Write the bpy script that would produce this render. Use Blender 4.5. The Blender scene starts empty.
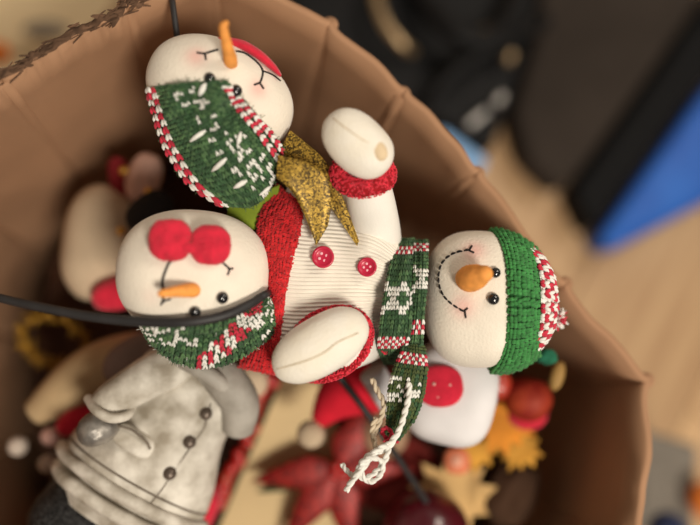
import bpy, bmesh, math, random
from mathutils import Vector, Matrix, noise
random.seed(7)
C = bpy.context.scene.collection
SC = bpy.context.scene
PI = math.pi

# ------------------------------------------------------------------ camera
FPX = 750.0            # focal length in pixels of the 700 px wide frame
CAMZ = 0.85            # height of the lens above the floor
D0 = 0.45              # focus distance
S0 = D0 / FPX
NADIR = (240, 380)     # where plumb lines meet in the picture
d_cam = Vector(((NADIR[0]-350)/FPX, (262.5-NADIR[1])/FPX, -1)).normalized()
R = d_cam.rotation_difference(Vector((0, 0, -1))).to_matrix()
CAM = Vector((0, 0, CAMZ))
cam_data = bpy.data.cameras.new('camera')
cam = bpy.data.objects.new('camera', cam_data)
C.objects.link(cam)
cam.matrix_world = Matrix.Translation(CAM) @ R.to_4x4()
cam_data.sensor_width = 36.0
cam_data.lens = 36.0 * FPX / 700.0
cam_data.clip_start = 0.01
cam_data.dof.use_dof = True
cam_data.dof.focus_distance = D0 - 0.008
cam_data.dof.aperture_fstop = 1.38
SC.camera = cam

# ------------------------------------------------------------------ light
SC.view_settings.view_transform = 'Standard'
SC.view_settings.look = 'None'
SC.view_settings.gamma = 1.0
SC.view_settings.use_curve_mapping = False
SC.view_settings.exposure = 0.0
world = bpy.data.worlds.new('world'); SC.world = world
world.use_nodes = True
bg = world.node_tree.nodes['Background']
bg.inputs['Color'].default_value = (1.0, 0.88, 0.76, 1)
bg.inputs['Strength'].default_value = 0.19

def area(name, loc, target, size, power, col):
    l = bpy.data.lights.new(name, 'AREA'); l.shape = 'DISK'; l.size = size; l.energy = power; l.color = col
    o = bpy.data.objects.new(name, l); C.objects.link(o)
    o.location = loc
    o.rotation_euler = (Vector(target)-Vector(loc)).to_track_quat('-Z', 'Y').to_euler()
    return o
area('ceiling_lamp', (0.68, -1.30, 2.75), (0, 0, .4), .7, 74, (1.0, 0.91, 0.78))
area('fill_light', (1.5, 1.3, 2.5), (0.3, .3, .2), 1.0, 26, (1.0, 0.88, 0.74))  # added fill light, placed to brighten the left walls and the floor

# ------------------------------------------------------------------ geometry helpers
def ray(px, py):
    return R @ Vector(((px-350)/FPX, (262.5-py)/FPX, -1))
def V(px, py, h):                    # pixel + height (in focus-plane pixels) above the focus plane
    return CAM + ray(px, py) * (D0 - h*S0)
def P(px, py, z):                    # pixel + world height
    d = ray(px, py)
    return CAM + d * ((z-CAMZ)/d.z)
def VT(t): return V(*t)

class Frame:                          # rigid local frame whose z axis points at the lens; unit = one pixel there; y down
    def __init__(s, px, py, h, rot=0.0):
        s.o = V(px, py, h); s.k = (D0 - h*S0)/FPX
        z = (CAM - s.o).normalized()
        x = (R @ Vector((1, 0, 0))); x = (x - z*x.dot(z)).normalized()
        y = x.cross(z)                # points down in the picture
        c, sn = math.cos(rot), math.sin(rot)
        s.x = x*c + y*sn; s.y = y*c - x*sn; s.z = z
    def w(s, a, b, c=0.0):
        return s.o + (s.x*a + s.y*b + s.z*c)*s.k
    def loc(s, p):
        d = (p - s.o)/s.k
        return (d.dot(s.x), d.dot(s.y), d.dot(s.z))

class MB:
    def __init__(s): s.v = []; s.f = []; s.m = []
    def add(s, vs, fs, mi=0):
        b = len(s.v); s.v += vs
        s.f += [tuple(i+b for i in f) for f in fs]; s.m += [mi]*len(fs)
    def ring_sweep(s, rings, mi=0, caps=True):
        n = len(rings[0]); vs = [p for r in rings for p in r]; fs = []
        for i in range(len(rings)-1):
            for j in range(n):
                a = i*n+j; b = i*n+(j+1) % n
                fs.append((a, b, b+n, a+n))
        if caps:
            fs.append(tuple(range(n))); fs.append(tuple(range((len(rings)-1)*n, len(rings)*n)))
        s.add(vs, fs, mi)
    def tube(s, pts, rad, seg=10, mi=0, up=None):      # world points, radii in metres
        n = len(pts)
        if not isinstance(rad, (list, tuple)): rad = [rad]*n
        rings = []; prev = None
        for i, p in enumerate(pts):
            t = (pts[min(i+1, n-1)] - pts[max(i-1, 0)]).normalized()
            if prev is None:
                a = Vector((0, 0, 1)) if abs(t.z) < .9 else Vector((1, 0, 0))
                u = t.cross(a).normalized()
            else:
                u = (prev - t*prev.dot(t)).normalized()
            prev = u; w = t.cross(u)
            rings.append([p + (u*math.cos(2*PI*k/seg) + w*math.sin(2*PI*k/seg))*rad[i] for k in range(seg)])
        s.ring_sweep(rings, mi)
    def blob(s, fr, rx, ry, rz, n=2.0, nu=40, nv=24, disp=None, off=(0, 0, 0), mi=0):
        vs = []; fs = []
        def sg(x, e): return math.copysign(abs(x)**e, x)
        e = 2.0/n
        def pt(th, ph):
            cx, cy, cz = sg(math.sin(ph), e)*sg(math.cos(th), e), sg(math.sin(ph), e)*sg(math.sin(th), e), sg(math.cos(ph), e)
            q = 1.0
            if disp: q += disp(cx, cy, cz)
            return fr.w(off[0]+rx*cx*q, off[1]+ry*cy*q, off[2]+rz*cz*q)
        vs.append(pt(0, 0))
        for i in range(1, nv):
            for j in range(nu): vs.append(pt(2*PI*j/nu, PI*i/nv))
        vs.append(pt(0, PI))
        for j in range(nu):
            fs.append((0, 1+j, 1+(j+1) % nu))
            l = 1+(nv-2)*nu
            fs.append((len(vs)-1, l+(j+1) % nu, l+j))
        for i in range(nv-2):
            for j in range(nu):
                a = 1+i*nu+j; b = 1+i*nu+(j+1) % nu
                fs.append((a, b, b+nu, a+nu))
        s.add(vs, fs, mi)
    def grid(s, fn, nu, nv, mi=0, wrapv=False):          # fn(u, v) -> world point
        vs = [fn(i/nu, j/nv) for i in range(nu+1) for j in range(nv+1)]
        fs = []
        for i in range(nu):
            for j in range(nv):
                a = i*(nv+1)+j; fs.append((a, a+1, a+nv+2, a+nv+1))
        s.add(vs, fs, mi)
    def pillow(s, front, back, nu, nv, mi=0):            # two grids that share their border
        s.grid(front, nu, nv, mi); s.grid(back, nu, nv, mi)
    def prism(s, top, bot, mi=0):
        n = len(top)
        fs = [tuple(range(n)), tuple(range(2*n-1, n-1, -1))]
        for i in range(n):
            j = (i+1) % n; fs.append((i, j, j+n, i+n))
        s.add(list(top)+list(bot), fs, mi)
    def build(s, name, mat, parent=None, smooth=True, weld=0.0, bevel=0.0, subsurf=0, base=False, solid=0.0):
        me = bpy.data.meshes.new(name)
        if base:
            xs = [p.x for p in s.v]; ys = [p.y for p in s.v]
            o0 = Vector(((min(xs)+max(xs))/2, (min(ys)+max(ys))/2, min(p.z for p in s.v)))
        else:
            o0 = sum(s.v, Vector())/len(s.v)
        me.from_pydata([p-o0 for p in s.v], [], s.f)
        mats = mat if isinstance(mat, (list, tuple)) else [mat]
        for m in mats: me.materials.append(m)
        me.polygons.foreach_set('material_index', s.m)
        bm = bmesh.new(); bm.from_mesh(me)
        if weld: bmesh.ops.remove_doubles(bm, verts=bm.verts, dist=weld)
        bmesh.ops.recalc_face_normals(bm, faces=bm.faces)
        bm.to_mesh(me); bm.free()
        me.polygons.foreach_set('use_smooth', [smooth]*len(me.polygons))
        o = bpy.data.objects.new(name, me); C.objects.link(o)
        if parent is not None:
            o.parent = parent; o.location = o0 - WLOC[parent.name]
        else: o.location = o0
        WLOC[o.name] = o0.copy()
        if solid:
            q = o.modifiers.new('solidify', 'SOLIDIFY'); q.thickness = solid; q.offset = 0
        if bevel:
            q = o.modifiers.new('bevel', 'BEVEL'); q.width = bevel; q.segments = 3; q.limit_method = 'ANGLE'
        if subsurf:
            q = o.modifiers.new('subsurf', 'SUBSURF'); q.levels = subsurf; q.render_levels = subsurf
        return o
WLOC = {}
def tag(o, label, cat, group=None, kind=None):
    o['label'] = label; o['category'] = cat
    if group: o['group'] = group
    if kind: o['kind'] = kind
    return o
def thing(name, label, cat, loc, group=None):
    o = bpy.data.objects.new(name, None); C.objects.link(o); o.location = loc
    o.empty_display_size = .01
    WLOC[o.name] = Vector(loc)
    return tag(o, label, cat, group)

def cr(pts, n=8):                     # Catmull-Rom through tuples
    out = []; m = len(pts)
    for i in range(m-1):
        p0, p1, p2, p3 = pts[max(i-1, 0)], pts[i], pts[i+1], pts[min(i+2, m-1)]
        for k in range(n):
            t = k/n
            out.append(tuple(.5*((2*b)+(c-a)*t+(2*a-5*b+4*c-d)*t*t+(3*b-a-3*c+d)*t**3) for a, b, c, d in zip(p0, p1, p2, p3)))
    out.append(tuple(pts[-1])); return out
def at(poly, t):                      # point at parameter t on a smoothed polyline
    q = poly; x = min(max(t, 0), 1)*(len(q)-1); i = min(int(x), len(q)-2); f = x-i
    return tuple(a+(b-a)*f for a, b in zip(q[i], q[i+1]))
def nz(x, y=0, z=0): return noise.noise(Vector((x, y, z)))

def knit(mb, fn, nu, nv, colour, out=1.0, fat=.33, lift=.25, jit=.06, sides=5):
    """rows of V stitches on the surface fn(u,v) (world). u runs across the wales, v along them."""
    for i in range(nu):
        for j in range(nv):
            u, v = (i+.5)/nu, (j+.5)/nv
            c = colour(i, j, u, v)
            if c is None: continue
            p = fn(u, v)
            du = (fn(min(u+.5/nu, 1), v) - fn(max(u-.5/nu, 0), v)); dv = (fn(u, min(v+.5/nv, 1)) - fn(u, max(v-.5/nv, 0)))
            nrm = du.cross(dv)
            if nrm.length < 1e-12: continue
            nrm = nrm.normalized()*out
            wd = min(du.length, 7*S0); q = p + du*random.uniform(-jit, jit) + dv*random.uniform(-jit, jit) + nrm*wd*(lift+random.uniform(-.05, .08))
            for sd in (-1, 1):
                a = q + du*(.04*sd) - dv*.62 - nrm*wd*.22
                b = q + du*(.36*sd) + dv*.50
                spindle(mb, a, b, min(wd*fat, 2.3*S0)*random.uniform(.88, 1.12), nrm, c, sides)
def spindle(mb, a, b, r, nrm, mi=0, sides=5):
    ax = (b-a); t = ax.normalized(); u = t.cross(nrm)
    if u.length < 1e-9: u = t.orthogonal()
    u.normalize(); w = u.cross(t)
    rings = []
    for k, (f, q, l) in enumerate(((0, .35, 0), (.3, .95, .5), (.7, 1.0, .55), (1, .4, .1))):
        o = a + ax*f + nrm*(l*r*.5)
        rings.append([o + (u*math.cos(2*PI*s/sides)+w*math.sin(2*PI*s/sides))*(r*q) for s in range(sides)])
    mb.ring_sweep(rings, mi)

# ------------------------------------------------------------------ materials
MATS = {}
def mat(name, col, rough=.8, bump=0.0, bscale=400.0, var=0.12, vscale=60.0, metal=0.0, sheen=0.0, spec=.3, coat=0.0, detail=4, col2=None):
    if name in MATS: return MATS[name]
    m = bpy.data.materials.new(name); m.use_nodes = True
    nt = m.node_tree; b = nt.nodes['Principled BSDF']
    b.inputs['Roughness'].default_value = rough; b.inputs['Metallic'].default_value = metal
    b.inputs['Specular IOR Level'].default_value = spec
    b.inputs['Sheen Weight'].default_value = sheen; b.inputs['Coat Weight'].default_value = coat
    tc = nt.nodes.new('ShaderNodeTexCoord')
    n1 = nt.nodes.new('ShaderNodeTexNoise'); n1.inputs['Scale'].default_value = vscale; n1.inputs['Detail'].default_value = detail
    nt.links.new(tc.outputs['Object'], n1.inputs['Vector'])
    rp = nt.nodes.new('ShaderNodeValToRGB')
    c2 = col2 or tuple(min(1, x*(1+var)) for x in col); c1 = tuple(x*(1-var) for x in col) if col2 is None else col
    rp.color_ramp.elements[0].position = .32; rp.color_ramp.elements[1].position = .68
    rp.color_ramp.elements[0].color = (*c1, 1); rp.color_ramp.elements[1].color = (*c2, 1)
    nt.links.new(n1.outputs['Fac'], rp.inputs['Fac']); nt.links.new(rp.outputs['Color'], b.inputs['Base Color'])
    if bump:
        n2 = nt.nodes.new('ShaderNodeTexNoise'); n2.inputs['Scale'].default_value = bscale; n2.inputs['Detail'].default_value = 3
        nt.links.new(tc.outputs['Object'], n2.inputs['Vector'])
        bp = nt.nodes.new('ShaderNodeBump'); bp.inputs['Strength'].default_value = bump; bp.inputs['Distance'].default_value = .0006
        nt.links.new(n2.outputs['Fac'], bp.inputs['Height']); nt.links.new(bp.outputs['Normal'], b.inputs['Normal'])
    MATS[name] = m; return m
def glitter(name, c1, c2, scale=1400, metal=.7, rough=.35):
    m = bpy.data.materials.new(name); m.use_nodes = True; nt = m.node_tree; b = nt.nodes['Principled BSDF']
    tc = nt.nodes.new('ShaderNodeTexCoord'); vo = nt.nodes.new('ShaderNodeTexVoronoi'); vo.inputs['Scale'].default_value = scale
    nt.links.new(tc.outputs['Object'], vo.inputs['Vector'])
    rp = nt.nodes.new('ShaderNodeValToRGB'); rp.color_ramp.elements[0].color = (*c1, 1); rp.color_ramp.elements[1].color = (*c2, 1)
    rp.color_ramp.elements[0].position = .2; rp.color_ramp.elements[1].position = .95
    sx = nt.nodes.new('ShaderNodeSeparateColor'); nt.links.new(vo.outputs['Color'], sx.inputs['Color'])
    nt.links.new(sx.outputs['Red'], rp.inputs['Fac']); nt.links.new(rp.outputs['Color'], b.inputs['Base Color'])
    bp = nt.nodes.new('ShaderNodeBump'); bp.inputs['Strength'].default_value = .9; bp.inputs['Distance'].default_value = .0012
    nt.links.new(sx.outputs['Green'], bp.inputs['Height']); nt.links.new(bp.outputs['Normal'], b.inputs['Normal'])
    b.inputs['Metallic'].default_value = metal; b.inputs['Roughness'].default_value = rough
    return m
def tinted(name, col, tint, bump=.7, bscale=650):           # felt whose painted blush is a colour attribute of the mesh
    m = mat(name, col, .95, bump, bscale, .06, 40, sheen=.25)
    nt = m.node_tree; b = nt.nodes['Principled BSDF']
    rp = [n for n in nt.nodes if n.type == 'VALTORGB'][0]
    at_ = nt.nodes.new('ShaderNodeAttribute'); at_.attribute_name = 'blush'
    mx = nt.nodes.new('ShaderNodeMix'); mx.data_type = 'RGBA'
    nt.links.new(at_.outputs['Fac'], mx.inputs[0]); nt.links.new(rp.outputs['Color'], mx.inputs[6])
    mx.inputs[7].default_value = (*tint, 1)
    nt.links.new(mx.outputs[2], b.inputs['Base Color'])
    return m

M_head = tinted('cream_felt', (.82, .75, .64), (.80, .30, .27))
M_white = mat('white_felt', (.80, .77, .71), .95, .3, 900, .05, 40, sheen=.2)
M_mitten = mat('mitten_fleece', (.80, .74, .62), .95, .7, 650, .08, 45, sheen=.25, col2=(.84, .80, .72))
M_rib = mat('cream_rib_knit', (.80, .75, .66), .95, .3, 1200, .05, 60, sheen=.2)
M_red = mat('red_yarn', (.55, .015, .02), .9, .3, 1500, .3, 300, sheen=.15)
M_cuff = mat('red_boucle', (.68, .025, .05), .95, .3, 1500, .2, 300, sheen=.15)
M_redfelt = mat('red_felt', (.60, .018, .045), .95, 1.0, 420, .15, 120, sheen=.2)
M_pinkyarn = mat('crimson_yarn', (.56, .03, .06), .9, .3, 1500, .25, 300, sheen=.1)
M_green = mat('green_yarn', (.042, .100, .042), .9, .3, 1500, .35, 260, sheen=.1)
M_green2 = mat('light_green_yarn', (.085, .170, .068), .9, .3, 1500, .3, 260, sheen=.1)
M_olive = mat('olive_yarn', (.075, .105, .032), .9, .3, 1500, .3, 260, sheen=.1)
M_bright = mat('bright_green_yarn', (.045, .22, .055), .9, .3, 1500, .35, 260, sheen=.1)
M_wyarn = mat('white_yarn', (.80, .79, .74), .95, .3, 1500, .08, 260, sheen=.2)
M_under = mat('green_backing', (.018, .05, .018), 1.0, .3, 900, .3, 200)
M_underred = mat('red_backing', (.30, .008, .012), 1.0, .3, 900, .2, 200)
M_underbright = mat('bright_green_backing', (.016, .10, .022), 1.0, .3, 900, .2, 200)
M_carrot = mat('orange_clay', (.84, .34, .075), .7, .4, 500, .18, 150, spec=.3)
M_black = mat('black_bead', (.006, .006, .007), .18, 0, 1, .1, 60, spec=.6, coat=.5)
M_thread = mat('black_thread', (.012, .010, .010), .8, 0, 1, .2, 300)
M_button = mat('crimson_button', (.50, .012, .05), .35, 0, 1, .05, 100, spec=.5, coat=.2)
M_seam = mat('seam_thread', (.60, .50, .36), .95, 0, 1, .1, 200)
M_gold = glitter('gold_glitter', (.085, .05, .008), (.60, .38, .06), 1100, .4, .5)
M_wire = mat('black_rubber', (.022, .021, .022), .5, .15, 300, .2, 60, spec=.4)
M_lime = mat('lime_felt', (.20, .27, .02), .8, .3, 400, .2, 60)
M_card = mat('cardboard', (.385, .215, .122), .85, .15, 250, .10, 14, spec=.2)
M_cardtorn = mat('torn_cardboard', (.11, .06, .035), .95, .8, 120, .4, 120)
M_resin = mat('weathered_white_resin', (.30, .26, .20), .6, 1.0, 140, .2, 60, spec=.35, col2=(.74, .70, .62), detail=10)
M_resindark = mat('grey_resin', (.26, .235, .20), .6, .6, 240, .3, 40, col2=(.48, .45, .40))
M_silver = mat('silver_paint', (.12, .11, .10), .42, .9, 200, .25, 70, metal=.5, col2=(.40, .37, .33))
M_groove = mat('groove_dark', (.16, .13, .10), .9, 0, 1, .2, 60)
M_blackglit = glitter('black_glitter', (.004, .004, .004), (.05, .05, .05), 900, .3, .4)
M_plank = None

# ------------------------------------------------------------------ setting: floor
def wood_mat():
    m = bpy.data.materials.new('oak_laminate'); m.use_nodes = True; nt = m.node_tree; b = nt.nodes['Principled BSDF']
    tc = nt.nodes.new('ShaderNodeTexCoord'); mp = nt.nodes.new('ShaderNodeMapping'); mp.inputs['Scale'].default_value = (2, 22, 2)
    oi = nt.nodes.new('ShaderNodeObjectInfo')
    ad = nt.nodes.new('ShaderNodeVectorMath'); ad.operation = 'ADD'
    cb = nt.nodes.new('ShaderNodeCombineXYZ'); mu = nt.nodes.new('ShaderNodeMath'); mu.operation = 'MULTIPLY'; mu.inputs[1].default_value = 50
    nt.links.new(oi.outputs['Random'], mu.inputs[0]); nt.links.new(mu.outputs[0], cb.inputs[0]); nt.links.new(mu.outputs[0], cb.inputs[2])
    nt.links.new(tc.outputs['Object'], mp.inputs['Vector']); nt.links.new(mp.outputs['Vector'], ad.inputs[0]); nt.links.new(cb.outputs[0], ad.inputs[1])
    n = nt.nodes.new('ShaderNodeTexNoise'); n.inputs['Scale'].default_value = 3; n.inputs['Detail'].default_value = 5
    nt.links.new(ad.outputs[0], n.inputs['Vector'])
    rp = nt.nodes.new('ShaderNodeValToRGB'); rp.color_ramp.elements[0].position = .3; rp.color_ramp.elements[1].position = .7
    rp.color_ramp.elements[0].color = (.40, .235, .115, 1); rp.color_ramp.elements[1].color = (.55, .36, .19, 1)
    nt.links.new(n.outputs['Fac'], rp.inputs['Fac'])
    hs = nt.nodes.new('ShaderNodeHueSaturation'); mr = nt.nodes.new('ShaderNodeMapRange'); mr.inputs[3].default_value = .85; mr.inputs[4].default_value = 1.15
    nt.links.new(oi.outputs['Random'], mr.inputs[0]); nt.links.new(mr.outputs[0], hs.inputs['Value']); nt.links.new(rp.outputs['Color'], hs.inputs['Color'])
    nt.links.new(hs.outputs['Color'], b.inputs['Base Color']); b.inputs['Roughness'].default_value = .45
    return m
M_wood = wood_mat()
M_gap = mat('plank_gap', (.10, .055, .03), .9)
fl = MB(); fl.prism([Vector(p) for p in ((-2.6, -2.6, -.009), (2.6, -2.6, -.009), (2.6, 2.6, -.009), (-2.6, 2.6, -.009))],
                    [Vector(p) for p in ((-2.6, -2.6, -.03), (2.6, -2.6, -.03), (2.6, 2.6, -.03), (-2.6, 2.6, -.03))])
floor = fl.build('floor', M_gap, smooth=False)
floor['kind'] = 'structure'
floor['label'] = 'warm oak laminate floor of long planks around the box'
pw, pl = .19, 1.3
pm = MB(); pm.prism([Vector((sx*(pl/2-.001), sy*(pw/2-.001), 0)) for sx, sy in ((-1, -1), (1, -1), (1, 1), (-1, 1))],
                    [Vector((sx*(pl/2-.001), sy*(pw/2-.001), -.008)) for sx, sy in ((-1, -1), (1, -1), (1, 1), (-1, 1))])
plank = pm.build('plank', M_wood, floor, smooth=False)
ang = math.radians(58)
ca, sa = math.cos(ang), math.sin(ang)
first = True
for r in range(-14, 15):
    for k in range(-2, 3):
        lx, ly = k*pl + (r % 3)*.43 - .4, r*pw
        x, y = lx*ca - ly*sa, lx*sa + ly*ca
        if max(abs(x), abs(y)) > 2.0: continue
        o = plank if first else plank.copy()
        if not first: C.objects.link(o); o.parent = floor
        first = False
        o.location = Vector((x, y, -.004)) - WLOC['floor']; o.rotation_euler = (0, 0, ang)

M_plaster = mat('cream_plaster', (.60, .54, .45), .9, .1, 60, .04, 3)
for nm, (x0, x1, y0, y1) in (('wall_back', (-2.6, 2.6, 2.6, 2.7)), ('wall_left', (-2.7, -2.6, -2.6, 2.6))):
    wm = MB(); q = ((x0, y0), (x1, y0), (x1, y1), (x0, y1))
    wm.prism([Vector((x, y, 2.7)) for x, y in q], [Vector((x, y, -.03)) for x, y in q])
    w_ = wm.build(nm, M_plaster, smooth=False, base=True); w_['kind'] = 'structure'; w_['label'] = 'plain cream plastered wall of the room'

# ------------------------------------------------------------------ cardboard box
RIM = [(-120, 150, .425), (0, 77, .425), (125, 3, .42), (214, -36, .415), (331, 22, .405), (404, 92, .40), (478, 172, .395), (567, 283, .39),
       (650, 380, .385), (641, 545, .385), (600, 700, .385), (420, 800, .39), (150, 800, .40), (-80, 700, .41), (-170, 500, .42), (-175, 300, .425)]
box = thing('cardboard_box', 'open many-sided brown cardboard box full of christmas decorations', 'box', (0, 0, 0))
rimw = [P(*q) for q in RIM]
cen = sum((Vector((p.x, p.y, 0)) for p in rimw), Vector())/len(rimw)
TH = .005
nR = len(rimw)
for i in range(nR):
    a, b = rimw[i], rimw[(i+1) % nR]
    mb = MB(); nu, nv = 48, 14
    torn = i in (0, 1, 15)
    ex = Vector((b.x-a.x, b.y-a.y, 0)); L = ex.length; ex.normalize()
    nin = Vector((-ex.y, ex.x, 0))
    if (cen - Vector((a.x, a.y, 0))).dot(nin) < 0: nin = -nin
    def wall(off, i=i, a=a, b=b, nin=nin, L=L, torn=torn):
        def fn(u, v):
            uu = .0001/L + u*(1-.0002/L)
            p = a.lerp(b, uu); zt = p.z
            if torn: zt += .006*nz(p.x*70, p.y*70, 3) + .004*nz(p.x*220, p.y*220, 5)
            else: zt += .0025*nz(p.x*25, p.y*25, 8)
            z = .004 + (zt-.004)*v
            bul = -.0025*math.sin(PI*u)
            wv = .004*nz(p.x*9, p.y*9, z*7)
            edge = -.0030*math.exp(-min(u, 1-u)*L/.0035)
            q = Vector((p.x, p.y, z)) + nin*(bul+wv+edge+off)
            if v > .9: q += nin*(.003*nz(p.x*40, p.y*40, 2)*(v-.9)*10)
            return q
        return fn
    mb.grid(wall(TH), nu, nv); mb.grid(wall(0), nu, nv)
    fi, fo = wall(TH), wall(0)
    mb.grid(lambda u, v: fi(u, 1).lerp(fo(u, 1), v), nu, 1, 1); mb.grid(lambda u, v: fi(u, 0).lerp(fo(u, 0), v), nu, 1)
    mb.grid(lambda u, v: fi(0, u).lerp(fo(0, u), v), nv, 1); mb.grid(lambda u, v: fi(1, u).lerp(fo(1, u), v), nv, 1)
    mb.build('wall_panel', [M_card, M_cardtorn if torn else M_card], box, weld=.00005)
    if torn or i == 2:                            # frayed paper liner along the torn rim
        mf = MB()
        n = int(L/.0011)
        for k in range(n):
            u = random.random() if i != 2 else random.random()*.25
            p = fi(u, 1)
            t = ex*random.choice((-1, 1))*random.uniform(.003, .009) + Vector((0, 0, random.uniform(-.002, .003))) + nin*random.uniform(-.003, .004)
            w = random.uniform(.0008, .0026)
            p = p + nin*random.uniform(-TH, .001) + Vector((0, 0, random.uniform(-.0015, .0012)))
            mf.prism([p-ex*w, p+ex*w, p+t+ex*w*.4, p+t-ex*w*.4], [p-ex*w-nin*.0006, p+ex*w-nin*.0006, p+t+ex*w*.4-nin*.0006, p+t-ex*w*.4-nin*.0006])
        mf.build('torn_edge', M_cardtorn, box, smooth=False)
for i in range(nR):                               # folded corners between the panels
    p = rimw[i]; od = (Vector((p.x, p.y, 0))-cen).normalized()
    mb = MB(); q = Vector((p.x, p.y, 0)) + od*.0012
    mb.tube([q+Vector((0, 0, .004+(p.z-.009)*k/12)) + Vector((0, 0, 0)) for k in range(13)], .0052, 12)
    mb.build('corner_fold', M_card, box)
bt = MB()
bt.prism([Vector((p.x, p.y, .006)) for p in rimw], [Vector((p.x, p.y, .001)) for p in rimw])
bt.build('bottom', M_card, box, smooth=False)

# ------------------------------------------------------------------ filling added for support, its dark colour standing in for deep shadow
M_fill = mat('shadow_brown', (.030, .014, .010), 1.0, .8, 60, .5, 30, col2=(.075, .032, .016))
mf = MB()
inner = [Vector((p.x, p.y, 0)).lerp(cen, .13) for p in rimw]
def mound(u, v):
    t = u*nR; i = int(t) % nR; f = t-int(t)
    p = inner[i].lerp(inner[(i+1) % nR], f).lerp(cen, v)
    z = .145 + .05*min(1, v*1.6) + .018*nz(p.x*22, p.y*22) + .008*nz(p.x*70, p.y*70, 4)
    return Vector((p.x, p.y, z))
mf.grid(mound, nR*8, 40)
mf.grid(lambda u, v: Vector((mound(u, 0).x, mound(u, 0).y, .007 + (mound(u, 0).z-.007)*v)), nR*8, 2)
for k in range(2600):                            # shredded strips
    u, v = random.random(), random.random()**.6*.97
    p = mound(u, v) + Vector((0, 0, .001))
    d = Vector((random.uniform(-1, 1), random.uniform(-1, 1), random.uniform(-.1, .6))).normalized()*random.uniform(.01, .03)
    s = d.cross(Vector((random.uniform(-1, 1), random.uniform(-1, 1), 1))).normalized()*random.uniform(.0008, .002)
    mf.prism([p-s, p+s, p+d+s, p+d-s], [p-s-Vector((0, 0, .0004)), p+s-Vector((0, 0, .0004)), p+d+s-Vector((0, 0, .0004)), p+d-s-Vector((0, 0, .0004))])
fo_ = mf.build('shadow_filling', M_fill, base=True, smooth=False, weld=.00002)
tag(fo_, 'added shredded filling, its dark brown standing in for deep shadow inside the cardboard box', 'filling', kind='stuff')

# ------------------------------------------------------------------ face helpers
class Head:
    def __init__(s, px, py, h, rx, ry, rz, n, rot=0.0, blush=(), parent=None, material=None, disp=None):
        s.fr = Frame(px, py, h, rot); s.r = (rx, ry, rz); s.n = n
        mb = MB(); mb.blob(s.fr, rx, ry, rz, n, 96, 64, disp)
        s.o = mb.build('head', material or M_head, parent)
        me = s.o.data; att = me.color_attributes.new('blush', 'FLOAT_COLOR', 'POINT')
        cs = [(s.hit(a, b), r, k) for a, b, r, k in blush]
        for i, v in enumerate(me.vertices):
            p = v.co + WLOC[s.o.name]; f = 0
            for c, r, k in cs: f = max(f, k*math.exp(-((p-c).length/(r*s.fr.k))**2))
            att.data[i].color = (f, f, f, 1)
    def inside(s, p):
        x, y, z = s.fr.loc(p)
        return sum(abs(a/b)**s.n for a, b in zip((x, y, z), s.r)) < 1
    def hit(s, px, py, lift=0.0):
        d = ray(px, py); t0 = (s.fr.o-CAM).length*.7; t = t0
        while t < t0*1.75:
            if s.inside(CAM+d*t): break
            t += .0004
        else:
            return s.fr.o + (V(px, py, 0)-V(350, 262, 0))*0 + (CAM + d*((s.fr.o-CAM).dot(R @ Vector((0, 0, -1)))) - s.fr.o)
        lo, hi = t-.0004, t
        for _ in range(12):
            m = (lo+hi)/2
            if s.inside(CAM+d*m): hi = m
            else: lo = m
        p = CAM+d*hi
        return p + s.normal(p)*lift*s.fr.k
    def h_at(s, px, py):
        d = ray(px, py); t = (s.fr.o-CAM).length*.7; t1 = t*1.75
        while t < t1:
            if s.inside(CAM+d*t): return (D0-t)/S0
            t += .0008
        return -1e9
    def normal(s, p):
        l = s.fr.loc(p)
        g = [math.copysign(abs(a/b)**(s.n-1)/b, a) for a, b in zip(l, s.r)]
        return (s.fr.x*g[0]+s.fr.y*g[1]+s.fr.z*g[2]).normalized()
    def eye(s, px, py, r):
        p = s.hit(px, py); q = Frame(px, py, 0)
        mb = MB(); f = s.fr
        class G: pass
        nrm = s.normal(p); x = nrm.orthogonal().normalized(); y = nrm.cross(x)
        g = Frame(px, py, 0); g.o = p + nrm*r*f.k*.35; g.k = f.k; g.x, g.y, g.z = x, y, nrm
        mb.blob(g, r, r, r*.8, 2, 20, 14)
        return mb.build('eye', M_black, s.o.parent)
    def stitch(s, mb, path, r=1.0, n=5, lift=.6):
        pts = [s.hit(a, b, lift) for a, b in cr(path, n)]
        mb.tube(pts, r*s.fr.k, 6)
    def dashes(s, mb, path, r=1.0, dash=5, gap=1.3):
        pts = [s.hit(a, b) for a, b in cr(path, 30)]
        k = s.fr.k; acc = 0; cur = [pts[0]]
        for a, b in zip(pts, pts[1:]):
            acc += (b-a).length; cur.append(b)
            if acc > (dash+gap)*k:
                m = len(cur)
                if m > 3:
                    q = [p + s.normal(p)*k*(.15+.9*math.sin(PI*i/(m-1))) for i, p in enumerate(cur[:max(3, int(m*dash/(dash+gap)))])]
                    mb.tube(q, [r*k*(.55+.45*math.sin(PI*i/(len(q)-1))) for i in range(len(q))], 6)
                cur = [b]; acc = 0

def carrot(parent, path, radii, wob=.035):
    pts = cr([(*p, r) for p, r in zip(path, radii)], 8)
    w = [V(a, b, h) for a, b, h, r in pts]; rr = [max(r, .3)*S0*(1+wob*nz(i*.5, 3)) for i, (a, b, h, r) in enumerate(pts)]
    # rounded tip
    t = (w[-1]-w[-2]).normalized(); r1 = rr[-1]
    for a in (.35, .65, .88, .99):
        w.append(w[len(pts)-1] + t*r1*math.sin(a*PI/2)); rr.append(r1*math.cos(a*PI/2)+1e-5)
    mb = MB(); mb.tube(w, rr, 20); return mb.build('carrot_nose', M_carrot, parent)

def limb(name, path, rads, material, parent, seg=32, n=8, flat=1.0, rib=0):
    q = cr([(*p, r) for p, r in zip(path, rads)], n)
    mb = MB(); mb.tube([V(a, b, h) for a, b, h, r in q], [r*S0 for a, b, h, r in q], seg)
    return mb.build(name, material, parent)

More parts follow.
